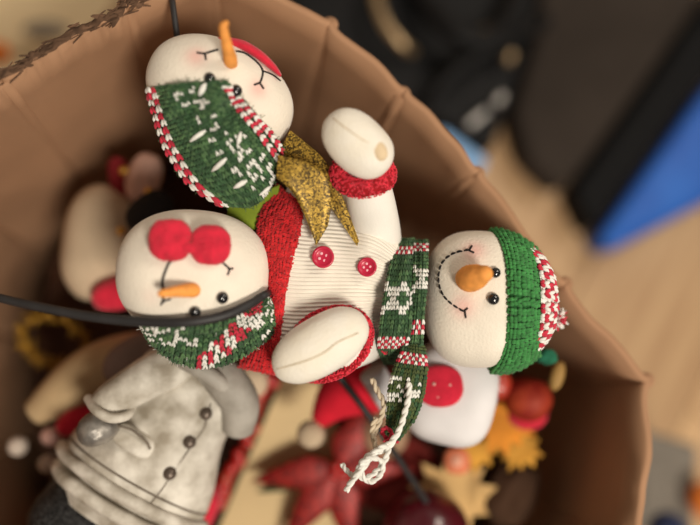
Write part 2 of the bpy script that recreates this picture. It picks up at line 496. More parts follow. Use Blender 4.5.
# ------------------------------------------------------------------ main snowman doll (lying, head to the right)
D = thing('snowman_doll', 'snowman doll lying sideways with ribbed cream jacket, red buttons and bright green hat', 'doll', V(335, 285, -70))

# body: dome shaped jacket, ribs running from hem to neck
TOPE = cr([(288, 186), (318, 192), (350, 196), (378, 206), (398, 232)], 8)
BOTE = cr([(262, 372), (292, 378), (330, 374), (362, 366), (392, 352)], 8)
def body_fn(sign, rib=True):
    def fn(u, v):
        a = at(TOPE, u); b = at(BOTE, u)
        bow = -16*math.sin(PI*v)*(1-u)**1.2 + 3*math.sin(PI*v)*u
        x = a[0]+(b[0]-a[0])*v + bow; y = a[1]+(b[1]-a[1])*v
        e = max(0, 1-(2*v-1)**2)**.55
        dome = e*(34 - 10*u*u + 4*math.sin(PI*u))
        h = -22 + sign*dome
        if sign > 0:
            h += 2.2*nz(x*.03, y*.03, 1)*e*2
            pl = math.exp(-((1-u)/.28)**2)
            h += 4.2*pl*math.sin(v*34+2*nz(v*6, 0))*e             # gathers at the neck
            h += 16*math.exp(-((x-372)**2/500. + (y-246)**2/520.))
            if rib: h += .85*math.sin(v*2*PI*46)*e
        return V(x, y, h)
    return fn
mb = MB(); mb.grid(body_fn(1), 44, 322); mb.grid(body_fn(-1), 20, 322)
bf, bb = body_fn(1), body_fn(-1)
for uu in (0, 1):
    mb.grid(lambda u, v, uu=uu: bf(uu, v).lerp(bb(uu, v), u), 1, 322)
mb.build('body', M_rib, D, weld=.00003)

for pth in ([(300, 240, -30), (280, 242, -70), (268, 246, -120), (262, 250, -190)], [(300, 320, -30), (285, 322, -70), (276, 322, -120), (272, 322, -190)]):
    limb('leg', pth, [18, 18, 17, 15], M_white, D)
# red knitted hem
HL = cr([(276, 186), (259, 215), (258, 245), (265, 275), (266, 305), (255, 335), (238, 366)], 8)
HR = cr([(303, 206), (301, 228), (293, 258), (286, 288), (281, 320), (278, 348), (280, 374)], 8)
def hem_fn(u, v):
    a, b = at(HL, v), at(HR, v)
    x, y = a[0]+(b[0]-a[0])*u, a[1]+(b[1]-a[1])*u
    e = max(0, 1-(2*v-1)**2)**.5
    h = -22 + 36*e + 9*math.sin(PI*min(1, max(0, u)))**.7 - 14*(1-u)**2 + 2*nz(x*.08, y*.08)
    return V(x, y, h)
def hem_back(u, v):
    a, b = at(HL, v), at(HR, v)
    x, y = a[0]+(b[0]-a[0])*u, a[1]+(b[1]-a[1])*u
    e = max(0, 1-(2*v-1)**2)**.5
    return V(x, y, -22 + 36*e - 14*(1-u)**2 - 6 - 26*e*math.sin(PI*u))
mb = MB(); mb.grid(hem_fn, 12, 60, 1); mb.grid(hem_back, 12, 60, 1)
knit(mb, lambda u, v: hem_fn(v, u), 46, 11, lambda i, j, u, v: 0, out=1, fat=.36, lift=.2, jit=.14)
for k in range(1500):                             # fuzzy loops of the yarn
    u, v = random.random(), random.random()
    p = hem_fn(u, v); n = (hem_fn(min(u+.02, 1), v)-hem_fn(u-.02, v)).cross(hem_fn(u, min(1, v+.01))-hem_fn(u, v-.01))
    if n.length < 1e-12: continue
    n.normalize()
    if n.dot(CAM-p) < 0: n = -n
    d = Vector((random.gauss(0, 1), random.gauss(0, 1), random.gauss(0, 1))); d = (d-n*d.dot(n)).normalized()*random.uniform(2, 4)*S0
    spindle(mb, p+n*S0*1.2-d/2, p+n*S0*random.uniform(1.3, 2.6)+d/2, .75*S0, n, 0, 4)
mb.build('hem', [M_red, M_underred], D)

# buttons
def button(px, py, r, h):
    fr = Frame(px, py, h, random.random())
    tilt = Vector((.12, .05, 1)).normalized()
    mb = MB(); seg = 36
    prof = [(0, 1.2), (r*.62, 1.2), (r*.68, 1.6), (r*.76, 2.6), (r*.88, 3.0), (r*.97, 2.4), (r, 1.4), (r*.97, .2), (r*.6, -.6), (0, -.6)]
    rings = [[fr.w(max(q, .01)*math.cos(2*PI*k/seg), max(q, .01)*math.sin(2*PI*k/seg), z+max(q, .01)*math.cos(2*PI*k/seg)*.12) for k in range(seg)] for q, z in prof]
    mb.ring_sweep(rings)
    o = mb.build('button', M_button, D, weld=.00001)
    for sx in (-1, 1):
        for sy in (-1, 1):
            mh = MB(); m2 = Frame(px, py, h)
            rings = [[fr.w(sx*r*.24+q*math.cos(2*PI*k/12), sy*r*.24+q*math.sin(2*PI*k/12), z) for k in range(12)] for q, z in ((.05, 1.55), (r*.11, 1.6), (r*.13, 1.45), (r*.12, 1.1))]
            mh.ring_sweep(rings); mh.build('button_hole', MATS['button_pale'], o)
mat('button_pale', (.85, .45, .50), .8)
button(323, 257, 11.2, 19); button(367, 267, 9.8, 20)

# raised arm, cuff, mitten
limb('arm', [(379, 250, -34), (376, 232, -14), (373, 212, 4), (368, 190, 18), (364, 178, 22)], [24, 25, 24, 23, 20], M_white, D)
def band(name, path, rad, mats, parent, loops, size=3.0, width=None):
    """fuzzy ring: closed path of px points, cross-section radius rad px"""
    mb = MB(); n = len(path); pts = [V(*p) for p in path]
    k = (pts[0]-CAM).length/FPX
    cen_ = sum(pts, Vector())/n
    rings = []
    for i in range(n):
        t = (pts[(i+1) % n]-pts[i-1]).normalized(); o = (pts[i]-cen_); o = (o-t*o.dot(t)).normalized(); w = t.cross(o)
        rings.append([pts[i] + (o*math.cos(2*PI*s/12)*rad[0]+w*math.sin(2*PI*s/12)*rad[1])*k for s in range(12)])
    rings.append(rings[0])
    mb.ring_sweep(rings, 1, caps=False)
    for _ in range(loops):
        i = random.randrange(n); s = random.random()*2*PI
        t = (pts[(i+1) % n]-pts[i-1]).normalized(); o = (pts[i]-cen_); o = (o-t*o.dot(t)).normalized(); w = t.cross(o)
        p = pts[i] + (o*math.cos(s)*rad[0]+w*math.sin(s)*rad[1])*k + t*random.uniform(-3, 3)*k
        nrm = (o*math.cos(s)+w*math.sin(s)).normalized()
        d = Vector((random.gauss(0, 1), random.gauss(0, 1), random.gauss(0, 1))); d = (d-nrm*d.dot(nrm)).normalized()*size*k*random.uniform(.7, 1.4)
        spindle(mb, p-d/2, p+d/2+nrm*.4*k, .9*k, nrm, 0, 4)
    return mb.build(name, mats, parent)
def ell(cx, cy, h, a, b, rot, hx, hy, n=64):       # tilted ellipse in px space
    out = []
    for i in range(n):
        t = 2*PI*i/n; x, y = a*math.cos(t), b*math.sin(t); c, s = math.cos(rot), math.sin(rot)
        out.append((cx+x*c-y*s, cy+x*s+y*c, h+hx*math.cos(t)+hy*math.sin(t)))
    return out
band('cuff', ell(363, 174, 28, 25, 15, math.radians(4), -2, 10), (8, 11), [M_cuff, M_underred], D, 1500)
class Mitt:
    pass
def mitten(px, py, h, rx, ry, rz, rot, seam, thumb=None):
    def dsp(x, y, z):
        q = .03*nz(x*1.5, y*1.5, z*1.5)
        if thumb: q += thumb[2]*math.exp(-((x-thumb[0])**2+(y-thumb[1])**2)/.06)*max(0, z)
        return q
    hd = Head(px, py, h, rx, ry, rz, 2.25, rot, (), D, M_mitten, dsp)
    hd.o.name = 'mitten'; WLOC[hd.o.name] = WLOC.get(hd.o.name) or WLOC['head'] 
    ms = MB(); hd.stitch(ms, seam, .8, 6, -.1)
    s = ms.build('seam', M_seam, None)
    s.parent = hd.o; s.location = WLOC[s.name] - (hd.o.location + WLOC[D.name])
    return hd
TH_ = mitten(358, 144, 48, 40, 28, 27, math.radians(42), [(333, 118), (346, 128), (360, 138), (374, 146)], (.35, -.45, .06))
mb = MB(); hh_ = TH_.h_at(378, 149); mb.blob(Frame(378, 150, hh_-4, math.radians(60)), 12, 8.5, 8, 2.2, 30, 18)
mb.build('thumb', mat('shaded_fleece', (.70, .55, .36), .95, .35, 900, .08, 45), D)  # tan puts the shading on this side of the mitten into the colour
band('cuff', ell(329, 344, 18, 43, 31, math.radians(-30), 0, -3), (4, 7), [M_cuff, M_underred], D, 1400)
limb('arm', [(360, 335, -30), (350, 338, -14), (336, 344, 4), (330, 347, 14)], [30, 31, 30, 26], M_white, D)
mitten(321, 345, 36, 53, 29, 27, math.radians(-31), [(277, 369), (292, 365), (308, 360), (325, 352), (338, 342), (358, 333)])

# head
H3 = Head(476, 299, -22, 53, 68, 52, 2.5, 0, [(474, 250, 11, .55), (463, 307, 11, .5)], D)
H3.o['label'] = 'cream felt head with stitched smile'
H3.eye(495, 273, 5); H3.eye(493, 299, 5.6)
mb = MB()
H3.dashes(mb, [(469, 250), (453, 254), (442, 264), (439, 280), (443, 294), (452, 304), (465, 312)], 1.15, 5, 1.0)
H3.stitch(mb, [(469, 251), (472, 246)], .9); H3.stitch(mb, [(468, 250), (474, 253)], .9)
H3.stitch(mb, [(464, 311), (468, 308)], .9); H3.stitch(mb, [(465, 311), (466, 318)], .9)
mb.build('stitched_smile', M_thread, D)
carrot(D, [(466, 279, 20), (470, 278.5, 34), (477, 276.5, 44), (484, 274, 52)], [11, 13, 12, 8.5])

# hat: knitted dome pulled over the top of the head
def hat3(prof):
    def fn(u, v):
        x, ry, rz = at(prof, u)
        t = 2*PI*v
        sg = lambda q: math.copysign(abs(q)**.8, q)
        yy = 300 + ry*sg(math.cos(t)); h = -24 + rz*sg(math.sin(t))
        return V(x + (1-u)*(10*max(0, math.sin(t)) - 13*abs(math.cos(t))**3), yy + (4*u), h)
    return fn
HP = cr([(503, 64, 50), (502, 70, 56), (510, 70, 57), (522, 66, 53), (533, 58, 46), (540, 50, 38)], 6)
hf = hat3(HP)
mb = MB(); mb.grid(hf, 20, 80, 1)
knit(mb, lambda u, v: hf(v, u), 74, 12, lambda i, j, u, v: 0, out=-1, fat=.36, lift=.2, jit=.16)
hat = mb.build('hat', [M_bright, M_underbright], D)
hat['label'] = 'bright green knitted hat'
TP = cr([(531, 55, 43), (540, 52, 40), (549, 40, 30), (553, 22, 18), (555, 8, 6)], 6)
tf = hat3(TP)
mb = MB(); mb.grid(lambda u, v: tf(u, v), 14, 60, 1)
knit(mb, lambda u, v: tf(v, u), 40, 7, lambda i, j, u, v: 0 if (i+j) % 2 else 1, out=-1, fat=.38, lift=.25, jit=.1)
mb.build('hat_trim', [M_pinkyarn, M_wyarn], D)
def tuft(name, c, mats, parent, n, r, fat=1.0):
    mb = MB(); o = V(*c)
    for _ in range(n):
        d = Vector((random.gauss(0, 1), random.gauss(0, 1), random.gauss(0, 1))).normalized()*r*S0*random.uniform(.5, 1)
        spindle(mb, o, o+d, fat*S0, d.orthogonal().normalized(), random.randrange(len(mats)), 4)
    return mb.build(name, mats, parent)
tuft('hat_tassel', (557, 318, -28), [M_pinkyarn, M_wyarn], D, 90, 14, 1.6)
tuft('yarn_knot', (526, 254, -20), [M_redfelt], D, 60, 8, 1.5)

# scarf round the neck
def strip(L_, R_, hb, hd, wob=1.5, tw=0):
    def fn(u, v):                       # u across, v along
        a, b = at(L_, v), at(R_, v)
        x, y = a[0]+(b[0]-a[0])*u, a[1]+(b[1]-a[1])*u
        h0 = at(hb, v)[0]
        return V(x, y, h0 + hd*max(0, math.sin(PI*u))**.6 + wob*nz(x*.09, y*.09, 2) + 1.2*math.sin(u*PI*4+v*3))
    def bk(u, v):
        a, b = at(L_, v), at(R_, v)
        x, y = a[0]+(b[0]-a[0])*u, a[1]+(b[1]-a[1])*u
        return V(x, y, at(hb, v)[0] - hd*.5*max(0, math.sin(PI*u))**.6 + wob*nz(x*.09, y*.09, 2)*(0 if u in (0, 1) else .3) + 1.2*math.sin(u*PI*4+v*3)*.2)
    return fn, bk
def px_of(p):
    q = R.transposed() @ (p-CAM); return (350 + FPX*q.x/-q.z, 262.5 - FPX*q.y/-q.z)
def fair(fn, green, alt, whites, bands, fpx):
    """colour of a stitch from where it lies on the knitted chart"""
    def col(i, j, u, v):
        for lo, hi in bands:
            if lo <= v < hi: return 2 if (i+j) % 2 else 3
        if whites(i, j, u, v): return 3
        return 0 if random.random() < .68 else 1
    return col
SH = cr([(-30,), (0,), (18,), (22,), (16,), (-2,), (-30,)], 6)
sa_, sb_ = strip(cr([(399, 238), (393, 256), (386, 285), (382, 310), (379, 334), (378, 350), (384, 364)], 8),
                 cr([(414, 238), (414, 256), (412, 285), (412, 310), (410, 334), (406, 350), (404, 364)], 8), SH, 9)
def fw(c0, w):
    def f(i, j, u, v):
        a = (j - c0); b = (i % 6)-2.5
        return abs(a) < 4 and ((abs(abs(a)-abs(b)) < .9) or (abs(b) < 1 and (i//6) % 2 == 0 and abs(a) < 3))
    return f
MATK = [M_green, M_green2, M_pinkyarn, M_wyarn]
mb = MB(); mb.pillow(sa_, sb_, 10, 50, 4)
knit(mb, sa_, 9, 32, fair(sa_, 0, 1, fw(13, 6), [(.09, .17), (.70, .80)], None), out=-1, fat=.23, lift=.2)
sc = mb.build('scarf', MATK+[M_under], D)
sa2, sb2 = strip(cr([(413, 240), (414, 258), (413, 285), (411, 315), (408, 345)], 8), cr([(428, 240), (428, 258), (427, 285), (424, 315), (422, 345)], 8),
                 cr([(-30,), (2,), (20,), (20,), (4,)], 6), 7)
mb = MB(); mb.pillow(sa2, sb2, 8, 50, 4)
knit(mb, sa2, 5, 28, fair(sa2, 0, 1, fw(12, 6), [(.08, .17), (.78, .88)], None), out=-1, fat=.23, lift=.2)
mb.build('scarf_fold', MATK+[M_under], D)
ta, tb = strip(cr([(404, 342), (400, 356), (392, 374), (388, 392), (387, 412), (386, 428), (384, 442)], 8),
               cr([(424, 346), (427, 360), (426, 378), (424, 394), (418, 412), (408, 428), (396, 442)], 8),
               cr([(2,), (10,), (12,), (8,), (2,), (-4,), (-10,)], 6), 11)
MATO = [M_olive, M_green, M_pinkyarn, M_wyarn]
mb = MB(); mb.pillow(ta, tb, 10, 50, 4)
knit(mb, ta, 9, 26, fair(ta, 0, 1, lambda i, j, u, v: 9 <= j <= 14 and random.random() < .42, [(.12, .24), (.95, 1.0)], None), out=-1, fat=.23, lift=.2)
mb.build('scarf_tail', MATO+[M_under], D)
# tassel of white yarn at the end of the scarf tail
mb = MB()
def yarn(path, r, mi=0):
    pts = [V(*p) for p in cr(path, 10)]
    k = S0
    for ply in range(2):                     # two twisted plies
        q = []
        for i, p in enumerate(pts):
            t = (pts[min(i+1, len(pts)-1)]-pts[max(i-1, 0)]).normalized(); u = t.orthogonal().normalized(); u = (R @ Vector((0, 0, 1))); u = (u-t*u.dot(t)).normalized(); w = t.cross(u)
            a = i*.55 + ply*PI
            q.append(p + (u*math.cos(a)+w*math.sin(a))*r*.55*k)
        mb.tube(q, r*.72*k, 7, mi)
yarn([(409, 383, 26), (409, 396, 28), (405, 412, 26), (400, 428, 24), (391, 442, 24), (379, 450, 26), (368, 456, 28), (360, 466, 26), (354, 478, 22), (346, 491, 18)], 2.5)
yarn([(388, 445, 20), (374, 452, 22), (362, 462, 20), (358, 474, 20), (366, 478, 24), (378, 470, 28), (386, 458, 28), (388, 446, 24), (378, 450, 30), (366, 462, 30), (356, 476, 26), (347, 488, 20)], 2.5)
yarn([(372, 379, -2), (378, 392, 2), (384, 404, 4), (380, 420, 4), (374, 436, 6), (376, 448, 10)], 2.6, 1)
yarn([(374, 440, 8), (372, 430, 6), (376, 418, 4)], 2.4, 1)
yarn([(400, 430, 22), (390, 446, 22), (374, 456, 24), (362, 472, 24), (370, 482, 26), (381, 474, 30), (382, 462, 32), (370, 458, 34), (360, 464, 32)], 2.2)
yarn([(342, 464, 6), (348, 472, 12), (356, 478, 18)], 2.3)
yarn([(388, 440, 8), (382, 432, 8), (386, 428, 10), (392, 434, 12), (386, 444, 16)], 1.9, 2)
mb.build('tassel', [M_wyarn, mat('cream_yarn', (.62, .52, .38), .95, .3, 1500, .1, 200), M_pinkyarn], D)
tuft('yarn_knot', (384, 351, 2), [M_redfelt], D, 24, 5, 1.2)

# ------------------------------------------------------------------ upside-down snowman at the top (green patterned hat, carrot nose upright)
A = thing('snowman_doll', 'upside-down snowman doll with upright carrot nose and green snowflake hat at top', 'doll', V(220, 110, -60))
H1 = Head(221, 95, 0, 75, 52, 56, 2.15, math.radians(26), [(196, 56, 10, .5), (258, 89, 10, .55)], A)
H1.eye(210, 79, 5.4); H1.eye(236, 91, 5.6)
mb = MB()
H1.stitch(mb, [(205, 54), (211, 52), (218, 50)], 1.0); H1.stitch(mb, [(205, 54), (197, 53)], 1.0); H1.stitch(mb, [(205, 54), (206, 60)], 1.0)
H1.stitch(mb, [(236, 51.5), (243, 53), (250, 57), (259, 65), (262.5, 72), (261, 80), (259.5, 83)], 1.0)
H1.stitch(mb, [(259.5, 83), (254, 85)], 1.0); H1.stitch(mb, [(259.5, 83), (263.5, 89)], 1.0)
H1.stitch(mb, [(262, 71), (272, 75), (280, 81)], .8)
mb.build('stitched_smile', M_thread, A)
carrot(A, [(231.5, 66, 44), (230, 58, 58), (227, 46, 72), (224.5, 34, 82), (223.5, 27, 86), (226, 23.5, 87)], [6.0, 6.4, 5.2, 4.3, 4.1, 2.8])
# red scarf edge showing behind the chin
mb = MB()
RS = cr([(203, 42), (220, 40.5), (240, 44), (258, 54), (272, 66), (281, 76)], 6)
def rs(sign):
    def fn(u, v):
        x, y = at(RS, v); dx, dy = at(RS, min(v+.02, 1)); 
        w = 9*math.sin(PI*min(max(v, .02), .98))**.5 + 1
        return V(x + (u-.5)*w*(-.45), y + (u-.5)*w*.9, 22 + sign*5*math.sin(PI*u) + 8*math.sin(PI*v))
    return fn
mb.pillow(rs(1), rs(-1), 8, 30)
mb.build('scarf', M_redfelt, A, weld=.00002)

limb('body', [(218, 100, -30), (216, 108, -70), (214, 116, -120), (212, 122, -190)], [34, 40, 44, 36], M_rib, A)
# its hat
HB0 = cr([(146, 89), (153, 112), (160, 138), (172, 162), (190, 186), (218, 203)], 8)
HB1 = cr([(226, 82), (237, 92), (248, 104), (260, 118), (272, 132), (283, 148)], 8)
H1H = {}
def over(hd, x, y, h, lift):
    key = (id(hd), round(x), round(y))
    if key not in H1H: H1H[key] = hd.h_at(round(x), round(y))
    return max(h, H1H[key]+lift)
def hat1(sign):
    def fn(u, v):
        u = max(u, 0.0)
        a, b = at(HB0, v), at(HB1, v)
        x, y = a[0]+(b[0]-a[0])*u, a[1]+(b[1]-a[1])*u
        y -= 3*math.sin(PI*u)*(1-v)**2 - 26*math.sin(PI*u)*v**3
        x += 10*math.sin(PI*u)*v**3
        e = (max(0, math.sin(PI*(.04+.92*u)))**.5)*(max(0, math.sin(PI*(.06+.9*v)))**.45)
        if sign > 0:
            h = 6 + 36*e + 26*u*(1-v*.6)
            h += 7*math.exp(-((x-178)**2+(y-98)**2)/200.) - 10*math.exp(-((x-205)**2+(y-112)**2)/160.)       # tuck
            h -= 13*math.exp(-(((x-222)*.7+(y-108)*.7)**2/40. + ((x-222)*.7-(y-108)*.7)**2/420.))
            h = over(H1, x, y, h, 4 + 4*e + 6*math.sin(x*.16+y*.05)*math.exp(-((y-98)/18)**2))
            h += 3.5*nz(x*.045, y*.045, 9) + 1.6*nz(x*.11, y*.11, 4)
        else: h = 6 - 20*e + 26*u*(1-v*.6)
        return V(x, y, h)
    return fn
h1f, h1b = hat1(1), hat1(-1)
WH = [(150, 65), (162, 60), (180, 105), (190, 95), (215, 40), (200, 45), (230, 90), (240, 85), (270, 95), (262, 88), (235, 160), (290, 145), (298, 150), (305, 185), (290, 250), (300, 245), (320, 295), (326, 285), (350, 220), (365, 260), (360, 250), (400, 265), (405, 290),
      (430, 290), (440, 285), (395, 320), (402, 315), (380, 360), (405, 385), (410, 378), (450, 330), (445, 350), (470, 350), (490, 320), (490, 305), (510, 350), (520, 340), (490, 370), (440, 375), (460, 400), (465, 390), (500, 400), (530, 380),
      (480, 430), (520, 420), (530, 410), (495, 460), (510, 450), (415, 225), (395, 240), (408, 250), (300, 200), (310, 195), (540, 390), (455, 435), (370, 280), (250, 105)]
WH = [(140+a/4.04, 80+b/4.04) for a, b in WH]
NU1, NV1 = 21, 30
def col1(i, j, u, v):
    x, y = px_of(h1f(.12+.74*u, v))
    if any((x-a)**2+(y-b)**2 < 6.5 for a, b in WH): return 3
    return 0 if random.random() < .62 else 1
mb = MB(); mb.pillow(h1f, h1b, 40, 40, 4)
knit(mb, lambda u, v: h1f(.12+.74*u, v), NU1, NV1, col1, out=-1, fat=.235, lift=.2, jit=.15)
knit(mb, lambda u, v: h1f(.13*u, v), 2, 18, lambda i, j, u, v: 2 if (i+j) % 2 else 3, out=-1, fat=.28, lift=.25, jit=.1)
knit(mb, lambda u, v: h1f(.86+.14*u, v), 2, 22, lambda i, j, u, v: (0 if v < .1 else (2 if (j+i//2) % 2 else 3)), out=-1, fat=.26, lift=.3, jit=.12)
def surf_px(fn, px, py):             # nearest parameter on a px-defined surface
    best = None
    for i in range(31):
        for j in range(31):
            p = fn(i/30, j/30); a, b = px_of(p); d = (a-px)**2+(b-py)**2
            if best is None or d < best[0]: best = (d, p)
    return best[1]
for (x, y), (dx, dy), w in (((197, 136), (8, -4.5), 2.6), ((220, 167), (8, -6.5), 2.5), ((241, 185), (6.5, -6), 2.6), ((202.5, 90), (4, -6), 3.2), ((238, 139), (2.5, -5), 2.2), ((265, 190), (5, -6), 1.8)):
    a, b = surf_px(h1f, x-dx, y-dy), surf_px(h1f, x+dx, y+dy)
    up = (CAM-a).normalized()*S0*2.4
    spindle(mb, a+up, b+up, w*S0, up.normalized(), 3, 7)
for k in range(420):                  # stray fibres
    u, v = random.random(), random.random()
    if random.random() < .6:
        if random.random() < .5: u = random.choice((0.0, 1.0))
        else: v = random.choice((0.0, 1.0))
    p = h1f(u, v) + (CAM-h1f(u, v)).normalized()*S0*2
    d = Vector((random.gauss(0, 1), random.gauss(0, 1), random.gauss(0, 1))).normalized()*S0*random.uniform(2.5, 6)
    spindle(mb, p, p+d, .32*S0, d.orthogonal().normalized(), random.choice((0, 1, 1)), 3)
o = mb.build('hat', MATK+[M_under], A); o['label'] = 'green knitted hat with white snowflakes and red checked edges'

# ------------------------------------------------------------------ snowman with red pompoms, under the wire
B = thing('snowman_doll', 'snowman doll with two red pompoms over its smile under the black wire', 'doll', V(196, 285, -50))
H2 = Head(194, 273, 14, 75, 63, 54, 2.3, math.radians(3), [(150, 297, 9, .12), (232, 272, 9, .2)], B)
H2.eye(222, 297.5, 5.8); H2.eye(195, 311, 5.6)
mb = MB()
H2.stitch(mb, [(163, 303), (163.5, 290), (162.5, 281), (166, 270), (170, 262), (180, 252), (193, 250)], 1.15)
H2.stitch(mb, [(163, 301), (171, 299)], .9); H2.stitch(mb, [(163, 300), (161, 305)], .9)
H2.stitch(mb, [(218, 258), (224, 264), (229, 269), (227.5, 275)], 1.0); H2.stitch(mb, [(228, 269), (233, 268.5)], 1.0)
mb.build('stitched_smile', M_thread, B)
carrot(B, [(195, 289, 52), (193, 290, 64), (187, 290.5, 72), (176, 291.5, 80), (166, 293, 85), (161.5, 293.5, 86)], [6.5, 7.0, 6.4, 5.3, 4.2, 3.6])
for (x, y, r, hh) in ((170.5, 240, 21.5, H2.h_at(170, 240)+6), (210.5, 245, 20.5, H2.h_at(210, 245)+6)):
    def dsp(a, b, c): return .05*nz(a*2.5+x, b*2.5, c*2.5) + .015*nz(a*9, b*9+x, c*9)
    mb = MB(); fr = Frame(x, y, hh)
    mb.blob(fr, r, r*.98, 11, 2.5, 64, 40, dsp)
    for k in range(420):
        t = random.random()*2*PI; q = math.sqrt(random.random())
        z = 11*(1-q**2.5)**(1/2.5)
        p = fr.w(r*q*math.cos(t), r*q*math.sin(t), z)
        d = (fr.x*random.gauss(0, 1)+fr.y*random.gauss(0, 1)+fr.z*random.uniform(0, .6)).normalized()*fr.k*random.uniform(1.5, 3)
        spindle(mb, p-d*.3, p+d*.7, .35*fr.k, fr.z, 0, 3)
    mb.build('pompom', M_redfelt, B)
mb = MB(); mb.tube([V(*p) for p in cr([(182, 246, H2.h_at(182, 246)+7), (191, 248, H2.h_at(191, 248)+7), (199, 248, H2.h_at(199, 248)+7)], 6)], 5.5*S0, 14); mb.build('pompom_join', M_redfelt, B)

limb('body', [(194, 272, -20), (194, 272, -60), (194, 272, -110), (194, 274, -170)], [36, 44, 48, 36], M_rib, B)
H2L = cr([(140, 326), (150, 342), (162, 354), (180, 364), (202, 368), (226, 364), (250, 352), (270, 336), (277, 318), (271, 300)], 8)
H2U = cr([(142, 318), (155, 322), (170, 325), (187, 326), (205, 325), (222, 321), (238, 316), (252, 308), (262, 300), (266, 294)], 8)
def hat2(sign):
    def fn(u, v):
        a, b = at(H2U, v), at(H2L, v)
        x, y = a[0]+(b[0]-a[0])*u, a[1]+(b[1]-a[1])*u
        e = max(0, math.sin(PI*(.08+.9*u)))**.5*max(0, math.sin(PI*(.03+.94*v)))**.4
        h = 10 + sign*(22 if sign > 0 else 10)*e + 14*(1-u)
        if sign > 0:
            h += 2.2*nz(x*.06, y*.06, 3)
            h -= 8*math.exp(-((x-248)*.72+(y-338)*.7)**2/30.)*u
            h = over(H2, x, y, h, 3 + 3*e)
        return V(x, y, h)
    return fn
h2f, h2b = hat2(1), hat2(-1)
def col2(i, j, u, v):
    x, y = px_of(h2f(u, v))
    d = ((x-226)*.70+(y-342)*.72)            # across the checked stripe
    if abs(d) < 9.5 and x > 196 and x < 262: return 2 if int((d+20)/4.4) % 2 ^ (j % 2) else 3
    if x < 200 and y < 345 and random.random() < .42: return 3
    if x > 255 and random.random() < .25: return 3
    return 0 if random.random() < .6 else 1
mb = MB(); mb.pillow(h2f, h2b, 20, 50, 4)
knit(mb, lambda u, v: h2f(v, u), 34, 10, col2_ := (lambda i, j, u, v: col2(i, j, v, u)), out=-1, fat=.235, lift=.2, jit=.15)
for k in range(300):
    u, v = random.choice((1.0, 1.0, random.random())), random.random()
    p = h2f(u, v) + (CAM-h2f(u, v)).normalized()*S0*2
    d = Vector((random.gauss(0, 1), random.gauss(0, 1), random.gauss(0, 1))).normalized()*S0*random.uniform(2.5, 5.5)
    spindle(mb, p, p+d, .32*S0, d.orthogonal().normalized(), random.choice((0, 1, 3)), 3)
o = mb.build('hat', MATK+[M_under], B); o['label'] = 'green knitted hat with red and white checked stripe'

# ------------------------------------------------------------------ gold glitter ribbon
G = thing('glitter_ribbon', 'gold glitter ribbon with two pointed tails lying on the ribbed jacket', 'ribbon', V(310, 185, 0))
def ribbon(name, L_, R_, hs, th=1.6):
    mb = MB()
    def mk(off):
        def fn(u, v):
            a, b = at(L_, v), at(R_, v)
            return V(a[0]+(b[0]-a[0])*u, a[1]+(b[1]-a[1])*u, at(hs, v)[0] + 2.2*math.sin(PI*u+v*3) + off)
        return fn
    f, g = mk(0), mk(-th)
    mb.grid(f, 8, 40); mb.grid(g, 8, 40)
    for uu in (0, 1): mb.grid(lambda u, v, uu=uu: f(uu, v).lerp(g(uu, v), u), 1, 40)
    for vv in (0, 1): mb.grid(lambda u, v, vv=vv: f(u, vv).lerp(g(u, vv), v), 8, 1)
    return mb.build(name, M_gold, G, weld=.00002)
ribbon('ribbon_tail', cr([(276, 178), (284, 184), (292, 192), (299, 203), (305, 216), (311, 231), (316, 246)], 8),
       cr([(278, 155), (296, 159), (314, 164), (328, 174), (332, 190), (331, 208), (328, 226)], 8), cr([(40,), (42,), (40,), (37,), (33,), (29,), (26,)], 6))
ribbon('ribbon_tail', cr([(280, 150), (294, 165), (310, 180), (324, 196), (334, 212), (345, 228), (357, 246)], 8),
       cr([(290, 130), (305, 142), (321, 156), (334, 174), (342, 195), (350, 216), (359, 241)], 8), cr([(10,), (16,), (22,), (27,), (26,), (24,), (22,)], 6))

# lime felt leaf between the dolls
mb = MB()
LFp = [(228, 205), (262, 192), (280, 184), (276, 206), (262, 228), (246, 232), (226, 226)]
mb.prism([V(x, y, -8+4*nz(x*.05, y*.05)) for x, y in LFp], [V(x, y, -14) for x, y in LFp])
o = mb.build('felt_leaf', M_lime, bevel=.001, base=True)
tag(o, 'lime green felt leaf tucked between the hat and the red hem', 'leaf')

# ------------------------------------------------------------------ wires
def wire(path, rads, label):
    q = cr([(*p, r) for p, r in zip(path, rads)], 12)
    mb = MB(); mb.tube([V(a, b, h) for a, b, h, r in q], [r*S0 for a, b, h, r in q], 14)
    return tag(mb.build('wire', M_wire, base=True), label, 'wire')
wire([(-90, 271, 24), (-40, 286, 30), (0, 298, 38), (40, 307, 46), (90, 316.5, 54), (140, 321.5, 60), (185, 322, H2.h_at(185, 322)+13), (222, 316, H2.h_at(222, 316)+13), (248, 305, H2.h_at(248, 305)+13), (260, 297.5, H2.h_at(258, 298)+10), (266, 294, 34), (269, 293, 4)],
     [4.6, 4.4, 4.2, 4.4, 4.6, 4.8, 4.8, 4.6, 4.4, 4.0, 3.6, 3.4], 'thick black wire running across the snowman with red pompoms')
wire([(169, -22, -30), (171, -8, -24), (173, 6, -14), (177, 36, -18), (182, 70, -40), (190, 110, -80)], [3.2]*6, 'thin black wire rising behind the upright carrot nose doll')
wire([(326, 362, -75), (345, 384, -80), (372, 420, -95), (398, 458, -115), (424, 498, -140), (450, 540, -170)], [3.8]*6, 'dark blurred wire slanting below the white yarn tassel')

